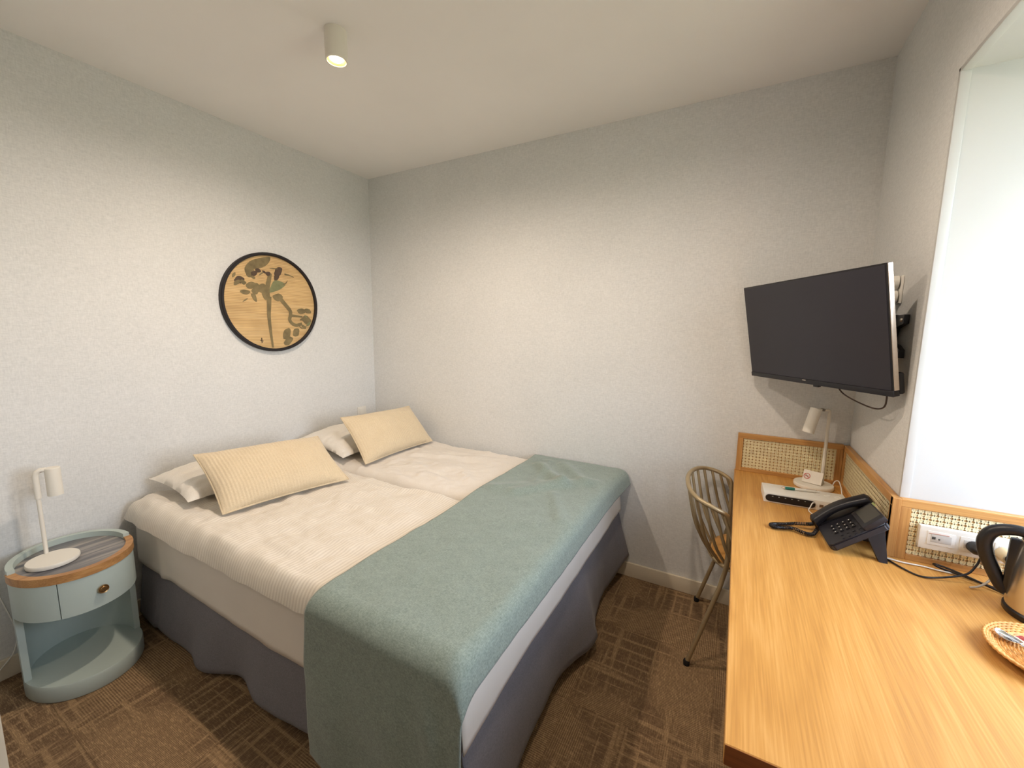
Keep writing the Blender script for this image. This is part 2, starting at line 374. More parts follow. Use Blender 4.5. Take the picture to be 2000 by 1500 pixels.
for (cu, cv, ru, rv, an, mi) in ((560, 350, 62, 40, .5, 0), (600, 395, 50, 30, -.7, 1), (540, 400, 44, 26, .9, 0), (655, 360, 34, 26, .2, 1), (430, 460, 62, 40, .2, 1), (400, 490, 44, 24, -.4, 0), (470, 490, 44, 22, .6, 0), (372, 400, 34, 16, -.9, 0),
    (590, 440, 30, 16, .4, 0), (690, 400, 34, 10, -.6, 0), (640, 560, 52, 30, .8, 0), (690, 560, 44, 40, -.3, 0), (560, 530, 40, 24, -.3, 1), (600, 610, 36, 40, .2, 0), (480, 705, 40, 8, -.5, 0), (725, 380, 24, 14, .6, 1), (905, 385, 60, 50, -.6, 1), (880, 450, 50, 34, -1.0, 1), (850, 345, 50, 8, .1, 0),
    (1260, 1060, 70, 54, .4, 0), (1215, 1150, 44, 20, .6, 0), (1250, 1010, 26, 10, .9, 2), (1190, 1040, 30, 14, -.4, 0), (970, 1200, 56, 70, .1, 0), (1100, 1205, 52, 52, .3, 0), (985, 1300, 70, 46, -.3, 0), (1190, 930, 62, 36, .1, 0), (1285, 940, 52, 34, .3, 0), (1290, 1120, 36, 20, -.8, 2)):
    P_ = []
    for q in range(11):
        a = 2*PI*q/11; kk = 1+.13*math.sin(q*1.15+cu*.01)+.07*math.sin(q*2.3+cv*.02); x_, y_ = ru*kk*math.cos(a), rv*kk*math.sin(a)
        P_.append((cu+x_*math.cos(an)-y_*math.sin(an), cv+x_*math.sin(an)+y_*math.cos(an)))
    blob(b, P_, mi)
blob(b, [(500, 520), (560, 490), (620, 520), (610, 560), (550, 575), (510, 560)], 0)
blob(b, [(560, 590), (640, 540), (720, 530), (740, 600), (720, 660), (650, 620), (620, 650), (580, 640)], 0)
blob(b, [(425, 590), (480, 580), (545, 610), (510, 640), (450, 625)], 0)
blob(b, [(550, 640), (600, 650), (615, 735), (580, 720)], 0)
blob(b, [(680, 640), (740, 650), (750, 720), (710, 720)], 0)
stroke(b, [(985, 420), (1050, 440), (1110, 468)], 24, 8, 0)
blob(b, [(770, 640), (800, 560), (840, 500), (900, 500), (990, 550), (940, 600), (860, 630)], 2)
stroke(b, [(960, 560), (1000, 535), (1020, 505)], 22, 6, 0)
stroke(b, [(800, 400), (780, 480), (750, 590), (745, 700)], 46, 70, 0)
stroke(b, [(765, 690), (760, 800), (750, 950), (760, 1150), (775, 1345)], 66, 24, 0)
blob(b, [(740, 390), (780, 380), (805, 400), (790, 430), (760, 430)], 1)
blob(b, [(810, 690), (850, 670), (900, 665), (945, 710), (920, 750), (870, 760), (830, 730)], 0)
stroke(b, [(910, 730), (960, 800), (1030, 900), (1035, 960), (1020, 1020), (1050, 1075), (1110, 1110), (1190, 1100)], 52, 40, 0)
stroke(b, [(1040, 970), (1110, 985), (1200, 1010)], 34, 24, 0)
stroke(b, [(1150, 1130), (1200, 1170), (1270, 1130)], 16, 10, 0)
stroke(b, [(640, 1195), (643, 1260)], 12, 12, 1); stroke(b, [(620, 1225), (662, 1240)], 8, 8, 1)
bmesh.ops.triangulate(b.bm, faces=[f for f in b.bm.faces if len(f.verts) > 4])
b.build('painted_motif', [INK, INKD, INKG], t, 0)

# ------------------------------------------------------------------ bed
bed = thing('double_bed', 'double bed with white mattresses and grey taupe valance in the corner', 'bed', (1.0, -.79, 0))
b = MB(); b.box((.04, -1.52, .06), (1.95, -.03, .30), .01); b.build('bed_base', SKIRT, bed)
for x in (.1, 1.85):
    for y in (-1.45, -.1):
        b = MB(); b.lathe([(0, 0), (.025, 0), (.03, .07), (0, .07)], (x, y, 0), 16); b.build('bed_leg', RUBBER, bed)
for ya, yb in ((-1.545, -.785), (-.78, -.02)):
    b = MB(); b.box((.03, ya, .30), (1.985, yb, .55), .04, seg=4); b.build('mattress', SHEET, bed)
# fitted sheet hanging at the near side and at the foot
def sheet_side(u, v):
    x = .035+1.96*u; zb = .295-.006*u+.006*math.sin(x*5)+.004*fbm(x, 0, 6, 3); z = .552+(zb-.552)*v
    y = -1.555-.012*v-.006*fbm(x, z, 4, 5)*v-.010*math.exp(-((x-.24-.3*(.55-z))/.03)**2)*v
    return (x, y, z)
b = MB(); b.grid(sheet_side, 120, 12); b.build('sheet_side', SHEET, bed, 60, solid=.003)
def sheet_foot(u, v):
    y = -1.596+1.57*u; zb = .372+.036*min(1, u*4)+.004*math.sin(u*9); z = .552+(zb-.552)*v
    return (1.995+.014*v+.004*fbm(y, z, 4, 8)*v, y, z)
b = MB(); b.grid(sheet_foot, 80, 10); b.build('sheet_foot', SHEET, bed, 60, solid=.003)
# valance: near side and foot, hems wavy and clear of the floor
def sk_side(u, v):
    x = .05+1.93*u; amp = .014*math.sin(x*7.5)+.012*fbm(x, 0, 3, 2)+.035*math.exp(-((x-.66)/.10)**2)-.03*math.exp(-((x-.9)/.10)**2)
    zb = .03+.02*math.sin(x*5.5+1)*.6+.012*fbm(x, 1, 4, 7)+.015*math.exp(-((x-.9)/.12)**2)
    z = .32+(zb-.32)*v; return (x, -1.548-.030*v-amp*v**1.3-.008*(u < .1)*v, z)
b = MB(); b.grid(sk_side, 150, 14); b.build('bed_skirt', SKIRT, bed, 60, solid=.002)
def sk_foot(u, v):
    y = -1.585+1.575*u
    out = .040+.016*math.sin(y*6.5)+.012*fbm(y, 0, 3, 4)+.045*math.exp(-((y+.69)/.10)**2)+.05*math.exp(-((y+.01)/.16)**2)+.03*math.exp(-((y+1.5)/.2)**2)-.02*math.exp(-((y+.95)/.1)**2)
    zb = .060+.014*math.sin(y*5+.6)+.03*math.exp(-((y+.69)/.06)**2)+.065*math.exp(-((y+.02)/.12)**2)-.03*math.exp(-((y+1.55)/.25)**2)
    zt = .43; z = zt+(zb-zt)*v
    return (1.985+out*v**1.15, y, z)
b = MB(); b.grid(sk_foot, 150, 14); b.build('bed_skirt', SKIRT, bed, 60, solid=.002)

def smooth(a, b_, x): t_ = max(0, min(1, (x-a)/(b_-a))); return t_*t_*(3-2*t_)
def duvet(name, m, label, x0, x1, y0, y1, seed, nearside):
    zb = .5575
    def top(u, v, bottom=False):
        x = x0+(x1-x0)*u; y = y0+(y1-y0)*v
        dx0, dx1, dy0, dy1 = x-x0, x1-x, y-y0, y1-y
        rr = .055; e = 1.0
        for d in (dx0, dx1, dy0, dy1):
            k = min(1, d/rr); e *= math.sqrt(max(0, 1-(1-k)**2))
        calm = 1-smooth(1.30, 1.44, x)*.9
        wr = .010*fbm(x, y, 2.2, seed)+.010*fbm(x*1.0+.3*y, y*2.2, 4.5, seed+2)*calm+.0055*abs(fbm(x*3.0, y*1.4, 5, seed+3))*calm+.0045*fbm(x*2+y, y*4-x, 6, seed+5)*calm
        head = smooth(.55, .12, x)
        wr += .010*head*math.sin(y*46+5*fbm(x, y, 3, seed))*smooth(.12, .02, min(dy0, dy1)+.0)*calm
        # soft creases that run from pillow end towards the seam
        if not nearside: wr += .012*math.exp(-((y+.30-.35*(x-.85))/.03)**2)*smooth(.6, .8, x)*smooth(1.25, 1.0, x)
        else: wr += .009*math.exp(-((y+1.12-.22*(x-.9))/.02)**2)*smooth(.55, .75, x)*smooth(1.35, 1.1, x) + .008*math.exp(-((y+.84+.04*math.sin(x*9))/.02)**2)*calm
        z = zb+e*(.064+wr)
        if bottom: z = zb
        yy = y
        if nearside:
            over = smooth(-1.55, -1.605, y); z -= .028*over*(1+.5*fbm(x, 0, 5, 9)); yy = y-.010*fbm(x, 2, 4, 6)*over
        return (x, yy, z)
    b = MB(); b.grid(lambda u, v: top(u, v), 190, 84); b.grid(lambda u, v: top(u, v, True), 190, 84, True); b.stitch(.0004)
    o = b.build(name, m, None, 70); return tag(o, label, 'duvet', 'single duvets on the bed')
duvet('duvet', DUVET, 'white satin-striped single duvet on the near half of the bed', .03, 1.975, -1.602, -.755, 1, True)
duvet('duvet', DUVET2, 'plain white single duvet on the far half against the back wall', .03, 1.975, -.745, -.012, 5, False)

# throw across the foot of the bed
def throw(u, v):
    # u: along the bed's width from the wall, over the near edge and down ; v: from the head side to past the foot
    L1, R_, drop = 1.560, .055, .50
    s = u*(L1+R_*1.57+drop)
    w = .565+.105*v*0
    t_ = v*.637                                      # arc length across
    flat = .520; rr = .05
    if s < L1: y = -.012-s; dz = 0.0; n = 0
    elif s < L1+R_*1.57: a = (s-L1)/R_; y = -.012-L1-R_*math.sin(a); dz = R_*(1-math.cos(a)); n = smooth(0, 1.57, a)
    else: y = -.012-L1-R_; dz = R_+s-L1-R_*1.57; n = 1
    if t_ < flat: x = 1.452+t_; fz = 0
    elif t_ < flat+rr*1.35: a = (t_-flat)/rr; x = 1.452+flat+rr*math.sin(a); fz = rr*(1-math.cos(a))
    else: a = 1.35; k = t_-flat-rr*1.35; x = 1.452+flat+rr*math.sin(a)+k*math.cos(a); fz = rr*(1-math.cos(a))+k*math.sin(a)
    fade = 1-smooth(.02, .16, dz)
    xs = 1.452+t_*.905                               # flat panel position on the hanging side
    x = x*fade+xs*(1-fade); fz *= fade
    wall = math.exp(-((y)/.20)**2)
    fz *= 1-.12*wall; x += .022*wall*smooth(.5, 1, v)
    x += .018*fbm(0, y, 2.0, 3)*(1-v)*(1-n) - .022*smooth(0, .3, dz)*(1-v)
    z = .640-dz-fz
    wr = .004*fbm(x, y, 3, 11)+.003*fbm(x*2, y*2, 5, 12)
    # loose folds near the wall end
    for (ax, ay, bx, by, hgt, wd_) in ((1.50, -.62, 1.92, -.30, .014, .04), (1.94, -.80, 1.80, -.55, .010, .03), (1.56, -.20, 1.80, -.42, .022, .032), (1.80, -.42, 1.62, -.62, .018, .035), (1.68, -.12, 1.90, -.34, .016, .035), (1.58, -.10, 1.66, -.46, .009, .025)):
        d = Vector((bx-ax, by-ay)); pt = Vector((x-ax, y-ay)); tt = max(0, min(1, pt.dot(d)/d.length_squared)); q = (pt-d*tt).length
        wr += hgt*math.exp(-(q/wd_)**2)
    z += (wr+.004)*(1-n)
    y -= n*(.006+.010*math.sin(x*21+1)*smooth(.03, .35, dz)*.6+.012*fbm(x, z, 3, 14)*smooth(0, .3, dz)+.008*smooth(.1, .5, dz))
    y -= .012*math.exp(-((x-1.90-.15*dz)/.03)**2)*smooth(.03, .2, dz)
    return (x, y, z)
b = MB(); b.grid(throw, 210, 84)
o = b.build('bed_throw', THROW, None, 70, solid=.006); tag(o, 'sage green wool throw draped across the foot of the bed', 'throw')

# pillows and cushions
def pillow(name, m, label, cat, group, BL, BR, TR, TL, th, back, ridges=0, pinch=.10, seed=1, wrk=.006, nu=60, nv=36):
    BL, BR, TR, TL = map(Vector, (BL, BR, TR, TL))
    nrm = ((BR-BL).cross(TL-BL)).normalized(); seam = []
    cen = (BL+BR+TR+TL)/4
    def f(u, v, sgn):
        a, c = 2*u-1, 2*v-1
        ui = .5+.5*a*(1-pinch*(1-c*c)*0-.0); 
        pu = a*(1-pinch*.5*(1-abs(c)**2)*abs(a)**3); pv = c*(1-pinch*(1-abs(a)**2.2)*abs(c)**3*.8)
        uu, vv = (pu+1)/2, (pv+1)/2
        p = (BL*(1-uu)+BR*uu)*(1-vv)+(TL*(1-uu)+TR*uu)*vv
        e = max(0, (1-abs(a)**2.6))**.55*max(0, (1-abs(c)**2.6))**.55
        h = th*e*(1+.18*fbm(u*1.5, v*1.5, 1.6, seed))
        h += wrk*e**.5*fbm(u*3, v*5, 2.2, seed+4) + wrk*.7*(1-e)*fbm(u*9, v*9, 2, seed+6)*(e > .02)
        if ridges: h += .0022*math.sin(u*ridges*2*PI)*min(1, e*3)
        return p+nrm*(h*.5 if sgn > 0 else -h*.5*back)
    b = MB(); b.grid(lambda u, v: f(u, v, 1), nu, nv); b.grid(lambda u, v: f(u, v, -1), nu, nv, True); b.stitch(.0002)
    if cat == 'cushion':
        t_ = thing(name, label, cat, (cen.x, cen.y, min(BL.z, BR.z)), 0, group); b.build('cushion_cover', m, t_, 80)
        loop = [f(u, v, 0) for u, v in [(i/24, 0) for i in range(24)]+[(1, i/14) for i in range(14)]+[(1-i/24, 1) for i in range(24)]+[(0, 1-i/14) for i in range(14)]]
        q = MB(); q.tube(loop, .0042, 6, True); q.build('piping', m, t_, 60); return t_
    return tag(b.build(name, m, None, 80), label, cat, group)
pillow('bed_pillow', PILLOWW, 'white bed pillow behind the near beige cushion', 'pillow', 'white bed pillows', (.44, -1.50, .662), (.46, -.83, .662), (.07, -.80, .715), (.06, -1.50, .700), .15, .35, 0, .12, 2, .020)
pillow('bed_pillow', PILLOWW, 'white bed pillow behind the far beige cushion by the corner', 'pillow', 'white bed pillows', (.50, -.725, .662), (.47, -.06, .662), (.06, -.055, .725), (.06, -.715, .720), .15, .35, 0, .12, 7, .020)
pillow('throw_cushion', CUSH, 'pleated beige cushion leaning on the pillow of the near bed half', 'cushion', 'beige cushions', (.648, -1.462, .640), (.765, -.905, .640), (.455, -.855, .820), (.365, -1.430, .850), .15, .35, 40, .08, 3, .006, 200, 36)
pillow('throw_cushion', CUSH, 'pleated beige cushion leaning on the pillow nearest the back wall', 'cushion', 'beige cushions', (.652, -.690, .640), (.655, -.085, .640), (.400, -.045, .862), (.400, -.650, .885), .14, .35, 40, .08, 9, .006, 200, 36)

# wall switch by the corner
t = thing('wall_switch', 'small white wall switch above the pillow in the corner', 'switch', (0, -.143, .79))
b = MB(); b.box((0, -.183, .755), (.008, -.103, .835), .003); b.build('switch_plate', WHITE_P, t)
b = MB(); b.box((.008, -.168, .77), (.013, -.118, .82), .003); b.build('rocker', WHITE_P, t)

# ------------------------------------------------------------------ nightstand
NC = Vector((.212, -1.818, 0)); RX, RY = .195, .176
def ep(a, rx, ry): return (NC.x+rx*math.cos(a), NC.y+ry*math.sin(a))
def arc(b, a0, a1, dr0, dr1, z0, z1, n=40, bev=0):     # curved wall between two offset ellipses
    g = []
    for i in range(n+1):
        a = a0+(a1-a0)*i/n; o_ = ep(a, RX+dr1, RY+dr1); i_ = ep(a, RX+dr0, RY+dr0)
        g.append(b.vs([(i_[0], i_[1], z0), (o_[0], o_[1], z0), (o_[0], o_[1], z1), (i_[0], i_[1], z1)]))
    for p, q in zip(g, g[1:]):
        for k in range(4): b.bm.faces.new((p[k], p[(k+1) % 4], q[(k+1) % 4], q[k]))
    b.bm.faces.new(g[0][::-1]); b.bm.faces.new(g[-1]); return b
ns = thing('nightstand', 'oval sage green nightstand with wood trim and open shelf beside the bed', 'nightstand', NC)
R_ = math.radians
def oval(prof, n=64):
    b = MB(); b.lathe(prof, (NC.x, NC.y, 0), n, None, RX, RY); return b
oval([(0, .001), (.985, .001), (1.0, .006), (1.0, .062), (.985, .068), (0, .068)]).build('base_shelf', SAGE, ns)
arc(MB(), R_(88), R_(272), -.020, 0, .066, .528).build('back_shell', SAGE, ns)
oval([(0, .340), (.93, .340), (.93, .349), (0, .349)]).build('drawer_floor', SAGE, ns)
arc(MB(), R_(-88), R_(-31.2), -.020, 0, .340, .484, 20).build('side_panel', SAGE, ns)
arc(MB(), R_(56.5), R_(88), -.020, 0, .340, .484, 16).build('side_panel', SAGE, ns)
arc(MB(), R_(-32), R_(57), -.024, -.012, .341, .482, 20).build('drawer_recess', pm('dark_gap', (52, 50, 62), .8), ns)
dr = arc(MB(), R_(-30.2), R_(56), -.020, .001, .340, .484, 30).build('drawer', SAGE, ns)
ka = R_(7); kx, ky = ep(ka, RX, RY); kn = Vector((math.cos(ka)/RX, math.sin(ka)/RY, 0)).normalized()
KM = kn.to_track_quat('Z', 'Y').to_matrix().to_4x4()
b = MB(); b.lathe([(0, .0), (.007, 0), (.006, .008), (.0155, .009), (.017, .012), (.0155, .017), (.012, .0155), (.010, .0175), (0, .0185)], (kx, ky, .412), 24, KM); b.build('knob', BRONZE, dr)
b = MB()
for k in range(6):
    a = 2*PI*k/6; b.lathe([(0, 0), (.0022, 0), (.0022, .0012), (0, .0018)], Vector((kx, ky, .412))+KM.to_3x3() @ Vector((.006*math.cos(a), .006*math.sin(a), .0176)), 8, KM)
b.build('knob', BRONZE, dr)
arc(MB(), R_(-92), R_(92), -.020, .004, .484, .514, 60).build('wood_trim', TRIMW, ns)
oval([(0, .490), (.90, .490), (.90, .505), (0, .505)]).build('top_plate', SLATE, ns)

# ------------------------------------------------------------------ reading lamps
def lamp(loc, rz, tilt, label, grp='white reading lamps', arm=.058, zt=.352):
    t = thing('table_lamp', label, 'lamp', loc, rz, grp)       # local +x points from pole to shade side
    kw = dict(world=False)
    b = MB(); b.lathe([(0, 0), (.070, 0), (.0745, .002), (.0755, .006), (.0755, .014), (.0735, .0175), (0, .019)], (0, 0, 0), 48); b.build('lamp_base', WHITE_M, t, 35, False)
    return t
def lamp_parts(t, pole, ad, tilt, arm=.056, zt=.355, sleeve=True):
    px_, py_ = pole; ad = Vector((ad[0], ad[1], 0)).normalized(); P0 = Vector((px_, py_, 0))
    b = MB(); b.tube([P0+Vector((0, 0, .018)), P0+Vector((0, 0, zt-.015))], .0068, 12); b.build('pole', WHITE_M, t, 35, False)
    if sleeve:
        b = MB(); b.tube([P0+Vector((0, 0, z)) for z in (zt-.112, zt-.108, zt-.02)]+[P0+Vector((0, 0, zt-.006))+ad*.004, P0+ad*.014+Vector((0, 0, zt+.001)), P0+ad*.03+Vector((0, 0, zt+.001)), P0+ad*(arm-.02)+Vector((0, 0, zt))], .0095, 12)
        b.build('lamp_arm', WHITE_M, t, 50, False)
    else:
        b = MB(); b.tube([P0+Vector((0, 0, zt-.02)), P0+Vector((0, 0, zt-.006)), P0+ad*.006+Vector((0, 0, zt)), P0+ad*(arm-.012)+Vector((0, 0, zt))], .0055, 12); b.build('lamp_arm', WHITE_M, t, 50, False)
    side = ad.cross(Vector((0, 0, 1))); M = Matrix.Rotation(tilt, 4, side)
    top = P0+ad*arm+Vector((0, 0, zt+.006))
    b = MB(); b.lathe([(0, 0), (.0205, 0), (.0225, -.002), (.0232, -.114), (.0218, -.114), (.0205, -.02), (0, -.018)], top, 32, M); sh = b.build('lamp_shade', WHITE_M, t, 40, False)
    q = M @ Vector((0, 0, -.02)); b = MB(); b.lathe([(0, -.018), (.014, -.02), (.016, -.05), (.018, -.07), (.012, -.085), (0, -.09)], top, 20, M); b.build('bulb', pm('opal_bulb', (236, 226, 200), .4), sh, 60, False)
    b = MB(); qq = P0+ad*(arm-.030)+Vector((0, 0, zt)); b.tube([qq-side*.008, qq+side*.008], .0062, 10); b.build('hinge', pm('grey_metal', (150, 142, 130), .4, .6), t, 40, False)
nl = lamp((.212, -1.874, .5056), 0, 0, 'white reading lamp standing on the nightstand')
lamp_parts(nl, (-.068, -.002), (.28, .96), 0, .047, .362, True)
dl = lamp((2.886, -.103, .7506), 0, 0, 'white reading lamp with tilted shade at the far end of the desk')
lamp_parts(dl, (.037, .048), (-.86, -.5), R_(14), .062, .352, False)

# ------------------------------------------------------------------ desk with cane upstands
DX, DY, DZ = 2.570, -1.618, .75
desk = thing('desk', 'long oak desk along the window wall with cane upstand panels', 'desk', (2.8, -.8, 0))
b = MB(); b.prism([(DX, -.003), (DX, DY), (3.69, DY), (3.69, NY0-.002), (W-.002, NY0-.002), (W-.002, -.003)], .0395, Matrix.Translation((0, 0, DZ-.0395))); bmesh.ops.bevel(b.bm, geom=b.bm.edges[:], offset=.0015, segments=1, affect='EDGES')
b.build('desktop', OAK, desk)
b = MB(); b.box((DX+.0012, DY-.0012, DZ-.039), (3.69, DY, DZ-.0012)); b.build('desk_edge_band', OAKE, desk)
b = MB(); b.box((W-.03, -.66, .66), (W-.002, -.03, .711)); b.build('desk_batten', OAKY, desk)
b = MB(); b.box((2.95, DY+.02, 0), (2.99, -1.0, .711)); b.build('desk_support', OAKZ, desk)
ZR = .942; ST = .025
def upstand(o, du, L, nrm, th=.020, zt=ZR, rail=None):
    """cane panel: o start corner at desk level (face plane), du direction, L length, nrm outwards (to the room)"""
    o, du, nrm = Vector(o), Vector(du), Vector(nrm); hgt = zt-DZ
    def W_(u, z, d): return o+du*u+Vector((0, 0, z))+nrm*d
    def bx(b, u0, u1, z0, z1, d0, d1):
        p = [W_(u, z, d) for u in (u0, u1) for z in (z0, z1) for d in (d0, d1)]
        lo = [min(q[i] for q in p) for i in range(3)]; hi = [max(q[i] for q in p) for i in range(3)]; b.box(lo, hi, .0012, seg=1)
    rm = OAKX if abs(du.x) > .5 else OAKY
    b = MB(); bx(b, .002, L-.002, .002, hgt-.002, -th+.001, -th+.012); pan = b.build('upstand_panel', CANEB, desk)
    for nm, a, m in (('top_rail', (0, L, hgt-ST, hgt), rm), ('bottom_rail', (ST, L-ST, 0, .019), rm), ('stile', (0, ST, 0, hgt-ST), OAKZ), ('stile', (L-ST, L, 0, hgt-ST), OAKZ)):
        b = MB(); bx(b, *a, -th, 0); b.build(nm, m, pan)
    u0, u1, z0, z1 = ST, L-ST, .019, hgt-ST; p = .0150; b = MB(); dd = -th+.0132
    def ribbon(A, B, w, d):
        dx, dz = B[0]-A[0], B[1]-A[1]; l = math.hypot(dx, dz); 
        if l < .002: return
        nx, nz = -dz/l*w/2, dx/l*w/2
        f = b.vs([W_(A[0]-nx, A[1]-nz, d), W_(B[0]-nx, B[1]-nz, d), W_(B[0]+nx, B[1]+nz, d), W_(A[0]+nx, A[1]+nz, d)]); b.bm.faces.new(f)
    k = u0+p/2
    while k < u1:
        for s_ in (-.0017, .0017): ribbon((k+s_, z0), (k+s_, z1), .0026, dd+.0006)
        k += p
    k = z0+p/2
    while k < z1:
        for s_ in (-.0017, .0017): ribbon((u0, k+s_), (u1, k+s_), .0026, dd+.0010)
        k += p
    h_ = z1-z0
    n_ = int((u1-u0+h_)/p)
    for i in range(n_+1):
        for sg in (1, -1):
            c0 = -h_+i*p+p/2 if sg == 1 else i*p+p/2
            A = (u0+c0, z0); B = (u0+c0+sg*h_, z1)
            t0 = t1 = None; t0, t1 = 0.0, 1.0
            for lim, side in ((u0, 1), (u1, -1)):
                fa, fb = (A[0]-lim)*side, (B[0]-lim)*side
                if fa < 0 and fb < 0: t0, t1 = 1, 0; break
                if fa < 0: t0 = max(t0, fa/(fa-fb))
                if fb < 0: t1 = min(t1, fa/(fa-fb))
            if t1 > t0: ribbon((A[0]+(B[0]-A[0])*t0, A[1]+(B[1]-A[1])*t0), (A[0]+(B[0]-A[0])*t1, A[1]+(B[1]-A[1])*t1), .0034, dd+.0014)
    w = b.build('cane_webbing', CANE, pan, 0); w['kind'] = 'stuff'
upstand((2.574, -.022, DZ), (1, 0, 0), W-.022-2.574, (0, -1, 0))
upstand((W-.022, -.022, DZ), (0, -1, 0), -NY0-.022+.020, (-1, 0, 0))
upstand((W-.001, NY0-.020, DZ), (1, 0, 0), .67, (0, -1, 0))
b = MB(); b.box((W-.022, NY0-.0225, DZ), (W-.001, NY0-.0025, ZR), .0012, seg=1); b.build('corner_post', OAKZ, desk)

# ------------------------------------------------------------------ chair
ch = thing('spindle_chair', 'champagne metal spindle-back chair tucked under the desk', 'chair', (2.68, -.30, 0))
rail = cr([(2.562, -.535, .690), (2.548, -.538, .712), (2.500, -.545, .735), (2.440, -.520, .752), (2.398, -.440, .764), (2.380, -.30, .770), (2.398, -.160, .764), (2.440, -.080, .752), (2.500, -.055, .735), (2.548, -.062, .712), (2.562, -.065, .690)], 8)
b = MB(); b.tube(rail, .0098, 10); b.build('top_rail', GOLD_T, ch, 60)
ring = [(2.695+.205*math.cos(a), -.30+.205*math.sin(a), .445) for a in [2*PI*k/48 for k in range(48)]]
b = MB(); b.tube(ring, .009, 10, True); b.build('seat_ring', GOLD_T, ch, 60)
b = MB(); b.lathe([(0, .437), (.185, .437), (.198, .445), (.196, .462), (.17, .472), (0, .474)], (2.695, -.30, 0), 40); b.build('seat', OCHRE, ch, 40)
NR = len(rail)
for k in range(13):
    a = k/12; i = int(round((.12+.76*a)*(NR-1))); top = rail[i]
    ang = R_(262-164*a); bot = Vector((2.695+.205*math.cos(ang), -.30+.205*math.sin(ang), .447))
    mid = top*.5+bot*.5+Vector((-.012*math.sin(a*PI), (-.5+a)*.05, -.03))
    b = MB(); b.tube(cr([top, mid, bot], 6), .0066, 8); b.build('spindle', GOLD_T, ch, 60)
for sy in (-1, 1):
    yc = -.30+sy*.235
    b = MB(); b.tube(cr([(2.562, yc, .692), (2.566, -.30+sy*.232, .60), (2.566, -.30+sy*.225, .50), (2.556, -.30+sy*.215, .43), (2.535, -.30+sy*.225, .34), (2.446, -.30+sy*.243, .016)], 7), .0095, 10); lg = b.build('rear_leg', GOLD_T, ch, 60)
    b = MB(); b.lathe([(0, .0005), (.0125, .0005), (.0135, .018), (.011, .024), (0, .024)], (2.444, -.30+sy*.2435, 0), 16); b.build('foot_cap', RUBBER, lg)
    b = MB(); b.tube(cr([(2.80, -.30+sy*.175, .445), (2.835, -.30+sy*.19, .34), (2.92, -.30+sy*.225, .016)], 7), .0095, 10); lg = b.build('front_leg', GOLD_T, ch, 60)
    b = MB(); b.lathe([(0, .0005), (.0125, .0005), (.0135, .018), (.011, .024), (0, .024)], (2.921, -.30+sy*.2255, 0), 16); b.build('foot_cap', RUBBER, lg)

# ------------------------------------------------------------------ television
tv = thing('television', 'black flat television on a wall bracket, tilted above the desk', 'television', (2.7612, -.3646, 1.4474))
ty, tt, tr = -.9981, .1855, .0129; tw, th_ = .69, .69/1.65
TR = Vector((math.cos(ty), math.sin(ty), 0)); TN = Vector((math.sin(ty), -math.cos(ty), 0)); TU = math.cos(tt)*Vector((0, 0, 1))+math.sin(tt)*TN
TR2 = math.cos(tr)*TR+math.sin(tr)*TU; TU2 = -math.sin(tr)*TR+math.cos(tr)*TU; TN2 = TR2.cross(TU2)
TM = Matrix(((TR2.x, TU2.x, TN2.x, 2.7612), (TR2.y, TU2.y, TN2.y, -.3646), (TR2.z, TU2.z, TN2.z, 1.4474), (0, 0, 0, 1)))
hw, hh = tw/2, th_/2
b = MB(); b.box((-hw, -hh, -.022), (hw, hh, -.002), .003, TM); b.build('tv_case', BLACK_P, tv)
b = MB(); b.box((-hw+.006, -hh+.020, -.003), (hw-.006, hh-.006, -.0006), .0006, TM, 1); b.build('screen', SCREEN, tv)
b = MB(); b.box((-hw, -hh, -.004), (hw, -hh+.0195, .0008), .0015, TM); ch_ = b.build('bottom_bezel', DARK_P, tv)
b = MB(); b.box((-.028, -hh+.012, .0008), (.0, -hh+.0185, .0016), .0004, TM, 1); b.build('maker_plate', BLACK_P, ch_)
b = MB(); b.box((-.026, -hh+.0135, .0016), (-.008, -hh+.0165, .0020), .0003, TM, 1); b.build('maker_mark', SILVER, ch_)
b = MB(); b.box((.022, -hh-.008, -.014), (.048, -hh+.002, -.002), .002, TM); b.build('infrared_sensor', BLACK_P, ch_)
b = MB(); b.box((hw-.0005, -hh+.02, -.019), (hw+.0022, hh-.001, -.003), .0008, TM, 1); b.build('side_trim', SILVER, tv)
b = MB(); b.box((-.27, -hh+.012, -.058), (.31, .06, -.021), .014, TM); b.box((.26, -hh+.004, -.04), (hw+.002, -hh+.075, -.02), .008, TM); b.build('rear_housing', BLACK_P, tv)
b = MB(); b.box((-.06, -.10, -.075), (.16, .10, -.055), .003, TM); br = b.build('wall_bracket', BLACK_P, tv)
bx0 = TM @ Vector((.05, .0, -.07))
def bar(b, p, q, w, h):
    p, q = Vector(p), Vector(q); d = (q-p); M = d.to_track_quat('X', 'Z').to_matrix().to_4x4(); M.translation = (p+q)/2
    b.box((-d.length/2, -w/2, -h/2), (d.length/2, w/2, h/2), .002, M)
b = MB(); bar(b, bx0, (2.995, -.40, 1.44), .03, .05); b.build('bracket_arm', BLACK_P, br)
b = MB(); b.box((2.985, -.44, 1.36), (3.017, -.36, 1.51), .003)
b.prism([(-.548, 1.507), (-.548, 1.478), (-.47, 1.462), (-.44, 1.40), (-.43, 1.38), (-.43, 1.507)], .014, Matrix(((0, 0, 1, 3.003), (1, 0, 0, 0), (0, 1, 0, 0), (0, 0, 0, 1))))
b.prism([(-.543, 1.392), (-.543, 1.366), (-.43, 1.362), (-.43, 1.415), (-.50, 1.408)], .014, Matrix(((0, 0, 1, 3.003), (1, 0, 0, 0), (0, 1, 0, 0), (0, 0, 0, 1)))); b.build('wall_plate', BLACK_P, br, 30)
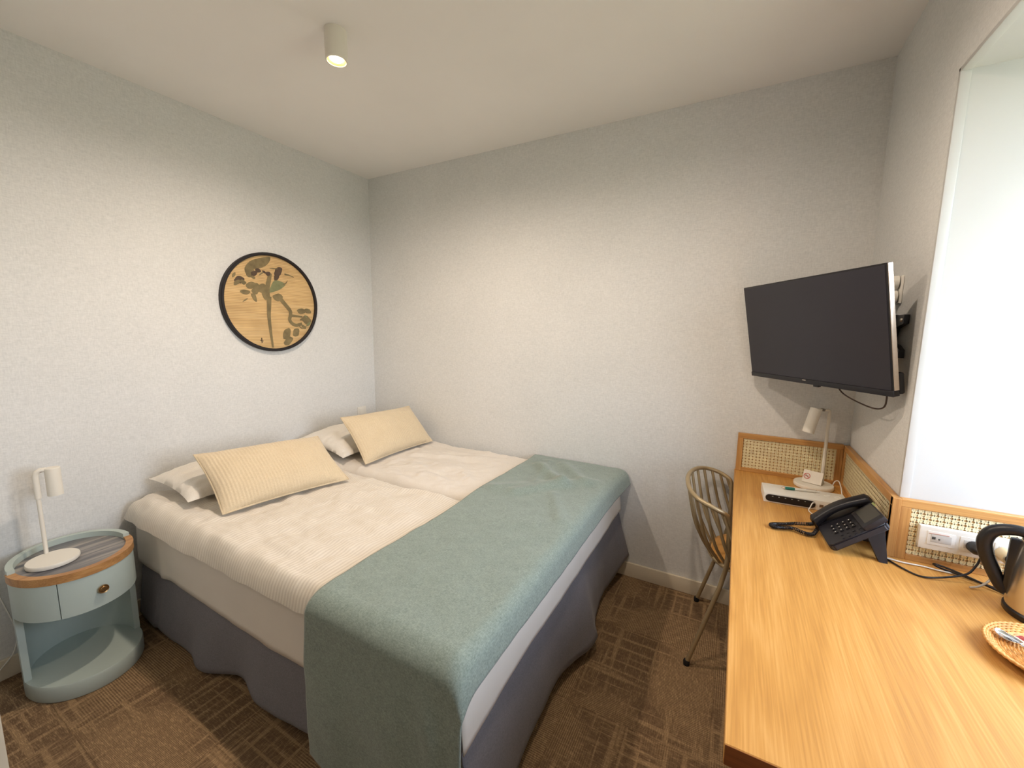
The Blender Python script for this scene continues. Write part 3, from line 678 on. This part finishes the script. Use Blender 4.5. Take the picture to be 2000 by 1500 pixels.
for z in (1.49, 1.379):
    b = MB(); b.lathe([(0, .0), (.006, 0), (.005, .004), (0, .005)], (3.003, -.530, z), 12, Matrix.Rotation(-PI/2, 4, 'Y')); b.build('screw', CHROME, br)
t = thing('wall_socket', 'white double wall socket half hidden behind the television', 'socket', (3.018, -.43, 1.58))
b = MB(); b.box((3.010, -.447, 1.548), (3.0175, -.375, 1.642), .003); b.build('socket_plate', WHITE_P, t)
b = MB(); b.lathe([(0, 0), (.023, 0), (.021, .026), (.016, .030), (0, .030)], (3.006, -.425, 1.620), 20, Matrix.Rotation(-PI/2, 4, 'Y')); b.build('plug', WHITE_P, t)
b = MB(); b.lathe([(0, 0), (.023, 0), (.021, .026), (.016, .030), (0, .030)], (3.006, -.425, 1.570), 20, Matrix.Rotation(-PI/2, 4, 'Y')); b.build('plug', WHITE_P, t)
b = MB(); b.tube(cr([(2.976, -.425, 1.620), (2.955, -.42, 1.615), (2.935, -.39, 1.60), (2.90, -.36, 1.56)], 6), .004, 8); b.tube(cr([(2.976, -.425, 1.570), (2.96, -.43, 1.560), (2.945, -.41, 1.54), (2.90, -.36, 1.52)], 6), .004, 8); b.build('plug_lead', BLACK_P, t, 60)
pA = TM @ Vector((.085, -hh+.004, -.03)); pB = TM @ Vector((.285, -hh+.004, -.03))
def tvp(u, v, d=-.03): return TM @ Vector((u, v, d))
b = MB(); b.tube(cr([tvp(.105, -hh+.016), tvp(.108, -hh-.004), tvp(.130, -hh-.027), tvp(.185, -hh-.048), tvp(.245, -hh-.060), tvp(.280, -hh-.050), tvp(.292, -hh-.020), tvp(.293, -hh+.010)], 8), .0026, 8)
b.build('tv_cable', pm('brown_cable', (62, 46, 38), .5), tv, 60)

# ------------------------------------------------------------------ desk clutter
# connection hub with a black device in its front
hub = thing('media_hub', 'white connection box with a black front slot on the desk', 'media box', (2.82, -.34, DZ+.0006), R_(2))
HB = dict(world=False)
def hb(lo, hi, bev, nm, m, par=hub): 
    b = MB(); b.box(lo, hi, bev); return b.build(nm, m, par, 35, False)
body = hb((-.143, -.062, 0), (.143, .062, .040), .003, 'hub_body', WHITE_P)
b = MB(); P_ = []
for k in range(9): a = PI/2+PI*k/8; P_.append((-.123+.014*math.cos(a), .0205+.014*math.sin(a)))
for k in range(9): a = -PI/2+PI*k/8; P_.append((.018+.014*math.cos(a), .0205+.014*math.sin(a)))
b.prism(P_, .005, Matrix(((1, 0, 0, 0), (0, 0, -1, -.0605), (0, 1, 0, 0), (0, 0, 0, 1)))); b.build('black_slot', BLACK_P, hub, 35, False)
for k in range(6):
    hb((-.115+.022*k, -.0665, .027), (-.110+.022*k, -.0655, .030), .0004, 'indicator', pm('pale_led', (170, 170, 165), .4))
for k in range(3):
    hb((.045+.032*k, -.0628, .014), (.058+.032*k, -.0612, .025), .0005, 'port', pm('port_brown', (120, 96, 70), .6))
    b = MB(); b.lathe([(.0105, .0398), (.0105, .0408), (.0095, .0412), (.0085, .0398)], (.048+.034*k, .012, 0), 20); b.build('socket_ring', WHITE_P, hub, 40, False)
# pen
pen = thing('pen', 'white ballpoint pen with a green grip lying on the white box', 'pen', (2.81, -.322, .7968), R_(9))
def pb(prof, nm, m):
    b = MB(); b.lathe(prof, (0, 0, 0), 14, Matrix.Rotation(PI/2, 4, 'Y')); b.build(nm, m, pen, 50, False)
pb([(0, -.068), (.0012, -.066), (.0050, -.055), (.0050, -.054)], 'pen_tip', SILVER)
pb([(.0048, -.054), (.0056, -.052), (.0056, -.020), (.0050, -.019)], 'pen_grip', pm('teal_rubber', (24, 110, 96), .6))
pb([(.0050, -.021), (.0048, .056), (.0034, .058), (.0022, .060), (.0022, .066), (0, .067)], 'pen_barrel', WHITE_P)
b = MB(); b.box((.022, .003, .002), (.060, .0055, .005), .001); b.build('pen_clip', SILVER, pen, 35, False)
# tent card
tc_ = thing('tent_card', 'folded white no-smoking tent card standing on the lamp base', 'card', (2.883, -.105, .7712), R_(-24))
b = MB(); w_, h_, d_ = .037, .052, .022
for sgn in (-1, 1):
    M = Matrix(((1, 0, 0, 0), (0, 1, 0, 0), (0, 0, 1, 0), (0, 0, 0, 1)))
    p = b.vs([(-w_, sgn*d_, 0), (w_, sgn*d_, 0), (w_, 0, h_), (-w_, 0, h_)]); b.bm.faces.new(p)
b.stitch(); b.build('card', pm('white_card', (232, 226, 214), .7), tc_, 0, False, .0008)
FM = Matrix.Translation((0, -d_-.0008, 0)) @ Matrix.Rotation(math.atan2(d_, h_)*-1, 4, 'X') @ Matrix.Rotation(PI/2, 4, 'X')
RED = pm('sign_red', (196, 92, 84), .6)
b = MB(); b.lathe([(.0105, 0), (.0105, .0006), (.0130, .0006), (.0130, 0)], (0, 0, 0), 28, FM @ Matrix.Translation((-.021, .029, .0006))); b.build('no_smoking_ring', RED, tc_, 40, False)
b = MB(); b.box((-.0115, -.0011, 0), (.0115, .0011, .0008), 0, FM @ Matrix.Translation((-.021, .029, .0008)) @ Matrix.Rotation(-.78, 4, 'Z')); b.build('no_smoking_bar', RED, tc_, 0, False)
b = MB(); b.box((-.007, -.0013, 0), (.006, .0013, .0006), 0, FM @ Matrix.Translation((-.021, .029, .0004))); b.build('cigarette_sign', pm('sign_grey', (110, 100, 100), .6), tc_, 0, False)

# telephone
ph = thing('desk_phone', 'black corded desk telephone with keypad on a tilted stand', 'telephone', (2.905, -.665, DZ))
PT = R_(37); PY = R_(4)
X_ = Vector((0, -1, 0)); X_.rotate(Matrix.Rotation(PY, 3, 'Z')); Yh = Vector((1, 0, 0)); Yh.rotate(Matrix.Rotation(PY, 3, 'Z'))
Y_ = Yh*math.cos(PT)+Vector((0, 0, 1))*math.sin(PT); Z_ = X_.cross(Y_)
PO = Vector((2.842, -.585, DZ+.013))
PM = Matrix(((X_.x, Y_.x, Z_.x, PO.x), (X_.y, Y_.y, Z_.y, PO.y), (X_.z, Y_.z, Z_.z, PO.z), (0, 0, 0, 1)))
b = MB(); b.prism([(-.005, 0), (.006, -.006), (.180, -.006), (.190, .004), (.178, .158), (.171, .166), (.01, .166), (0, .158)], .022, PM @ Matrix.Translation((0, 0, -.004)))
bmesh.ops.bevel(b.bm, geom=b.bm.edges[:], offset=.004, segments=2, affect='EDGES'); pbody = b.build('phone_body', DARK_P, ph)
b = MB(); b.box((.062, .104, .016), (.178, .172, .034), .004, PM @ Matrix.Rotation(.16, 4, 'X') @ Matrix.Translation((0, .002, -.022))); b.build('display_hood', DARK_P, ph)
b = MB(); b.box((.072, .118, .0335), (.160, .168, .0345), .0004, PM @ Matrix.Rotation(.16, 4, 'X') @ Matrix.Translation((0, .002, -.022)), 1); b.build('display', pm('lcd', (58, 56, 48), .3), ph)
b = MB(); b.box((.074, .1715, .0335), (.098, .1775, .0347), .0004, PM @ Matrix.Rotation(.16, 4, 'X') @ Matrix.Translation((0, .002, -.022)), 1); b.build('name_label', pm('label_lime', (150, 160, 100), .6), ph)
keym = None; DOT = pm('key_print', (205, 200, 195), .5)
for r in range(4):
    for c in range(3):
        q = MB(); x, y = .082+.021*c, .086-.0175*r
        q.box((x-.0078, y-.006, .017), (x+.0078, y+.006, .0215), .0015, PM); k = q.build('phone_key', BLACK_P, ph)
        q = MB(); q.box((x-.0016, y-.0016, .0214), (x+.0016, y+.0016, .0219), .0003, PM, 1); q.build('key_digit', DOT, k)
for r in range(4):
    for c in range(2):
        q = MB(); x, y = .150+.019*c, .096-.0175*r
        q.box((x-.0065, y-.004, .017), (x+.0065, y+.004, .020), .001, PM); q.build('phone_key', DARK_P, ph)
# handset: arched bar with bulging ends
hs = []
b = MB()
def hsec(t_):
    y = -.012+.192*t_; lift = .030+.020*math.sin(t_*PI); end = abs(2*t_-1)**3
    return y, lift, .022+.004*end, .012+.010*end
rings = []
for i in range(25):
    t_ = i/24; y, lift, w2, hgt = hsec(t_); k = 1.0 if 0 < i < 24 else .6
    rings.append(b.vs([PM @ Vector((.022+w2*k*math.copysign(abs(math.cos(a))**.6, math.cos(a)), y, lift-.2*hgt*(1) + hgt*k*math.copysign(abs(math.sin(a))**.6, math.sin(a)))) for a in [2*PI*j/16 for j in range(16)]]))
for a, c in zip(rings, rings[1:]):
    for j in range(16): b.bm.faces.new((a[j], a[(j+1) % 16], c[(j+1) % 16], c[j]))
b.bm.faces.new(rings[0][::-1]); b.bm.faces.new(rings[-1]); b.build('handset', BLACK_P, ph, 50)
b = MB(); b.prism([(.0, .006), (.0, .155), (.046, .155), (.046, .006)], .012, PM @ Matrix.Translation((0, 0, .012))); b.build('handset_cradle', BLACK_P, ph)
# stand: two legs below the rear edge
for x in (.03, .155):
    A = PM @ Vector((x, .150, -.004)); Bm = PM @ Vector((x, .10, -.004)); F = Vector((A.x+.004, A.y-.018*(x > .1), DZ+.001))
    b = MB(); wv = X_*.012
    p = [A-wv, A+wv, Bm+wv, Bm-wv]; g = [F-wv*.9+Vector((.008, 0, 0)), F+wv*.9+Vector((.008, 0, 0)), F+wv*.9-Vector((.012, 0, 0)), F-wv*.9-Vector((.012, 0, 0))]
    vp = b.vs(p); vg = b.vs(g); b.bm.faces.new(vp); b.bm.faces.new(vg[::-1])
    for j in range(4): b.bm.faces.new((vp[j], vg[j], vg[(j+1) % 4], vp[(j+1) % 4]))
    b.build('stand_leg', DARK_P, ph, 30)
# coiled handset cord
cp = cr([tuple(PM @ Vector((.022, -.012, .022))), (2.806, -.612, DZ+.020), (2.770, -.618, DZ+.016), (2.735, -.634, DZ+.012), (2.704, -.648, DZ+.0105), (2.690, -.662, DZ+.0105), (2.700, -.676, DZ+.0105), (2.727, -.668, DZ+.0105), (2.756, -.656, DZ+.0105), (2.790, -.676, DZ+.0105), (2.814, -.668, DZ+.0105), tuple(PM @ Vector((.012, -.004, .002)))], 26)
hel = []; ac = 0
for i, p in enumerate(cp):
    d = (cp[min(i+1, len(cp)-1)]-cp[max(i-1, 0)]).normalized(); n = d.cross(Vector((0, 0, 1))).normalized(); m_ = n.cross(d)
    for s_ in range(3):
        q = p+(cp[min(i+1, len(cp)-1)]-p)*s_/3; hel.append(q+n*.0052*math.cos(ac)+m_*.0052*math.sin(ac)); ac += .62
b = MB(); b.tube(hel, .0016, 5); b.build('coiled_cord', BLACK_P, ph, 60)

# sockets on the reveal
SO = NY0-.016
t = thing('desk_socket_strip', 'white triple socket strip on the cane panel behind the kettle', 'socket', (3.17, SO, .84))
b = MB(); b.box((3.062, SO-.018, .803), (3.345, NY0-.0150, .874), .004); fp = b.build('socket_plate', WHITE_P, t)
GREYL = pm('socket_well', (196, 194, 188), .5)
for k, x in enumerate((3.110, 3.180, 3.250)):
    b = MB(); b.box((x-.030, SO-.0195, .820), (x+.030, SO-.0175, .862), .0015); b.build('socket_module', WHITE_P, t)
    b = MB(); b.box((x-.022, SO-.0203, .829), (x+.022, SO-.0193, .853), .0006); b.build('socket_well', GREYL, t)
b = MB(); b.box((3.090, SO-.0208, .838), (3.098, SO-.0202, .846), .0003); b.box((3.104, SO-.0208, .838), (3.108, SO-.0202, .842), .0003); b.build('network_jack', pm('jack_dark', (60, 60, 56), .6), t)
b = MB(); b.box((3.083, SO-.0208, .8545), (3.127, SO-.0200, .8565), .0003); b.build('status_strip', pm('pale_red', (206, 160, 148), .5), t)
b = MB(); b.lathe([(0, 0), (.016, 0), (.015, .022), (.010, .034), (.005, .040), (0, .041)], (3.178, SO-.020, .838), 20, Matrix.Rotation(PI/2, 4, 'X')); b.build('black_plug', BLACK_P, t)
b = MB(); b.lathe([(0, 0), (.019, 0), (.019, .030), (.017, .036), (0, .036)], (3.240, SO-.020, .834), 24, Matrix.Rotation(PI/2, 4, 'X')); b.build('round_plug', pm('cream_plastic', (214, 196, 158), .45), t)
b = MB(); b.lathe([(0, 0), (.013, 0), (.013, .008), (0, .009)], (3.240, SO-.056, .834), 24, Matrix.Rotation(PI/2, 4, 'X')); b.build('plug_face', BLACK_P, t)
# cables on the desk
z = DZ+.0034
def cable(nm, label, pts, r, m, cat='cable'):
    b = MB(); b.tube(cr(pts, 8), r, 8); tag(b.build(nm, m, None, 60), label, cat)
def cord(nm, parent, pts, r, m):
    b = MB(); b.tube(cr(pts, 8), r, 8); b.build(nm, m, parent, 60)
cord('power_cord', ph, [(2.975, -.716, z), (2.992, -.732, z), (3.016, -.770, z), (3.050, -.800, z), (3.095, -.792, z+.006), (3.150, -.772, z+.022), (3.170, -.764, z+.05), (3.178, -.762, DZ+.082)], .0027, BLACK_P)
cable('grey_lead', 'grey lead hanging from the black plug to the desk', [(3.196, -.752, DZ+.076), (3.204, -.758, DZ+.070), (3.204, -.770, DZ+.050), (3.190, -.785, DZ+.026), (3.168, -.798, DZ+.010), (3.148, -.806, DZ+.005)], .0028, pm('grey_cable', (168, 156, 136), .5))
cable('white_cable', 'white cable along the foot of the window panel', [(2.990, -.722, z), (3.03, -.730, z), (3.075, -.728, z), (3.105, -.733, z), (3.145, -.734, z)], .0024, WHITE_P)
cable('hub_cable', 'thin white cable from the white box to the telephone', [(2.848, -.410, DZ+.031), (2.842, -.414, DZ+.030), (2.835, -.424, DZ+.016), (2.830, -.440, DZ+.006), (2.850, -.480, z), (2.885, -.505, z), (2.905, -.516, z)], .0021, WHITE_P)
cord('power_cord', dl, [(2.955, -.095, DZ+.008), (2.967, -.075, DZ+.03), (2.980, -.080, DZ+.036), (2.983, -.12, DZ+.02), (2.978, -.18, DZ+.007), (2.982, -.235, z), (2.986, -.32, z), (2.984, -.42, z), (2.978, -.50, z)], .0022, WHITE_P)
cord('power_cord', nl, [(.018, -2.002, .46), (.020, -1.995, .38), (.020, -1.965, .20), (.020, -1.975, .115), (.020, -2.000, .075), (.022, -2.04, .040), (.024, -2.085, .024), (.030, -2.10, .004)], .0024, WHITE_P)

# kettle
KC = Vector((3.262, -.886, DZ+.0003)); hd = Vector((-.93, .36, 0)).normalized(); hsid = hd.cross(Vector((0, 0, 1)))
kt = thing('electric_kettle', 'stainless steel electric kettle with black handle at the desk edge', 'kettle', KC)
b = MB(); b.lathe([(0, .0005), (.078, .0005), (.080, .004), (.080, .014), (.077, .018), (0, .018)], KC, 48); b.build('power_base', BLACK_P, kt)
b = MB(); b.lathe([(0, .0185), (.0765, .0185), (.0775, .030), (.0770, .06), (.0745, .12), (.0690, .175), (.0655, .190), (0, .190)], KC, 48); b.build('kettle_body', CHROME, kt)
b = MB(); b.lathe([(.0655, .190), (.064, .198), (.050, .204), (.012, .207), (.012, .218), (.009, .222), (0, .223)], KC, 40); b.build('lid', BLACK_P, kt)
def hp(o_, z_): return KC+hd*o_+Vector((0, 0, z_))
b = MB(); path = cr([hp(.045, .204), hp(.080, .205), hp(.112, .190), hp(.124, .160), hp(.118, .125), hp(.104, .090), hp(.088, .055), hp(.077, .040)], 7)
b.tube(path, lambda t_: .0125+.003*math.sin(t_*PI), 12)
for v in b.bm.verts: pass
b.build('handle', BLACK_P, kt, 60)
b = MB(); b.box((-.012, .062, .04), (.012, .084, .185), .006, Matrix.Translation(KC) @ Matrix(((hsid.x, hd.x, 0, 0), (hsid.y, hd.y, 0, 0), (0, 0, 1, 0), (0, 0, 0, 1)))); b.build('handle_spine', BLACK_P, kt)
b = MB(); sp_ = -hd
b.tube(cr([KC+sp_*.055+Vector((0, 0, .150)), KC+sp_*.078+Vector((0, 0, .172)), KC+sp_*.100+Vector((0, 0, .196))], 6), lambda t_: .024-.010*t_, 14); b.build('spout', CHROME, kt, 60)

cord('power_cord', kt, [(3.250, -.790, z), (3.205, -.768, z), (3.155, -.742, z+.002), (3.118, -.726, z+.004), (3.100, -.722, z+.010), (3.104, -.732, z+.016), (3.140, -.752, z+.014), (3.200, -.782, z+.003), (3.226, -.805, z)], .0030, BLACK_P)
# wicker tray with spoon and sachets
TC = Vector((3.186, -1.10, DZ+.0004))
tr_ = thing('wicker_tray', 'round woven wicker tray at the right edge of the desk', 'tray', TC)
b = MB(); b.lathe([(0, .0085), (.090, .0085), (.094, .011), (.094, .0125), (0, .0125)], TC, 40); b.build('tray_bottom', WICKER, tr_)
b = MB(); b.lathe([(.070, .0005), (.074, .0005), (.078, .009), (.074, .009), (.070, .0005)], TC, 40); b.build('foot_ring', WICKER, tr_)
b = MB()
for k in range(5):
    R0, Z0 = .095+.0046*k, .0125+.0028*k; pts = []
    for i in range(300):
        a = 2*PI*i/300; ph_ = a*60+k*PI
        pts.append(TC+Vector(((R0+.0008*math.cos(ph_))*math.cos(a), (R0+.0008*math.cos(ph_))*math.sin(a), Z0+.0008*math.sin(ph_))))
    b.tube(pts, .0030, 6, True)
b.build('woven_rim', WICKER, tr_, 60)
b = MB()
for k in range(1, 17):
    R0 = .0057*k; pts = [TC+Vector((R0*math.cos(2*PI*i/60), R0*math.sin(2*PI*i/60), .0135+.0014*math.sin(i*PI+k*PI/2)*(1 if k > 2 else 0))) for i in range(60)]
    b.tube(pts, .0028, 5, True)
w = b.build('woven_coil', WICKER, tr_, 60)
sd = Vector((.50, -.86, 0)).normalized()
spn = thing('teaspoon', 'shiny metal teaspoon resting in the wicker tray', 'spoon', (3.118, -1.062, DZ+.0175))
sn = sd.cross(Vector((0, 0, 1))); SM = Matrix(((sd.x, sn.x, 0, 3.118), (sd.y, sn.y, 0, -1.062), (0, 0, 1, DZ+.0185), (0, 0, 0, 1)))
POL = pm('polished_steel', (222, 222, 224), .12, 1.0, var=.02)
b = MB(); b.grid(lambda u, v: SM @ Vector(((2*u-1)*.024, (2*v-1)*.0140*math.sqrt(max(0, 1-(2*u-1)**2)), .0045*((2*u-1)**2+(2*v-1)**2)-.001+.003)), 16, 12); b.stitch(1e-5); b.build('spoon_bowl', POL, spn, 70, True, .0012)
b = MB(); b.tube([SM @ Vector(p) for p in ((.021, 0, .0045), (.040, 0, .008), (.075, 0, .013), (.115, 0, .0195))], lambda t_: .0022+.0016*t_, 8); b.build('spoon_handle', POL, spn, 60)
def sachet(label, loc, rz, c, z_):
    t_ = thing('sachet', label, 'sachet', (loc[0], loc[1], DZ+z_), rz, 'sachets in the tray'); m = pm('paper_'+str(c[0])+'_'+str(c[1]), c, .45)
    b = MB(); b.grid(lambda u, v: Vector(((2*u-1)*.036, (2*v-1)*.0085, .0032*(1-(2*u-1)**6)*(1-(2*v-1)**2))), 14, 8); b.grid(lambda u, v: Vector(((2*u-1)*.036, (2*v-1)*.0085, -.0014*(1-(2*u-1)**6)*(1-(2*v-1)**2))), 14, 8, True); b.stitch(1e-5); b.build('paper_sleeve', m, t_, 60, False)
    for s_ in (-1, 1):
        b = MB(); b.box((s_*.036-.003, -.0085, -.0004), (s_*.036+.003, .0085, .0004)); b.build('crimped_end', m, t_, 0, False)
sachet('slim red paper sachet in the wicker tray beside the spoon', (3.165, -1.070), R_(-58), (158, 62, 60), .0205)
sachet('slim cream paper sachet in the wicker tray between spoon and red sachet', (3.150, -1.080), R_(-60), (226, 208, 176), .0205)
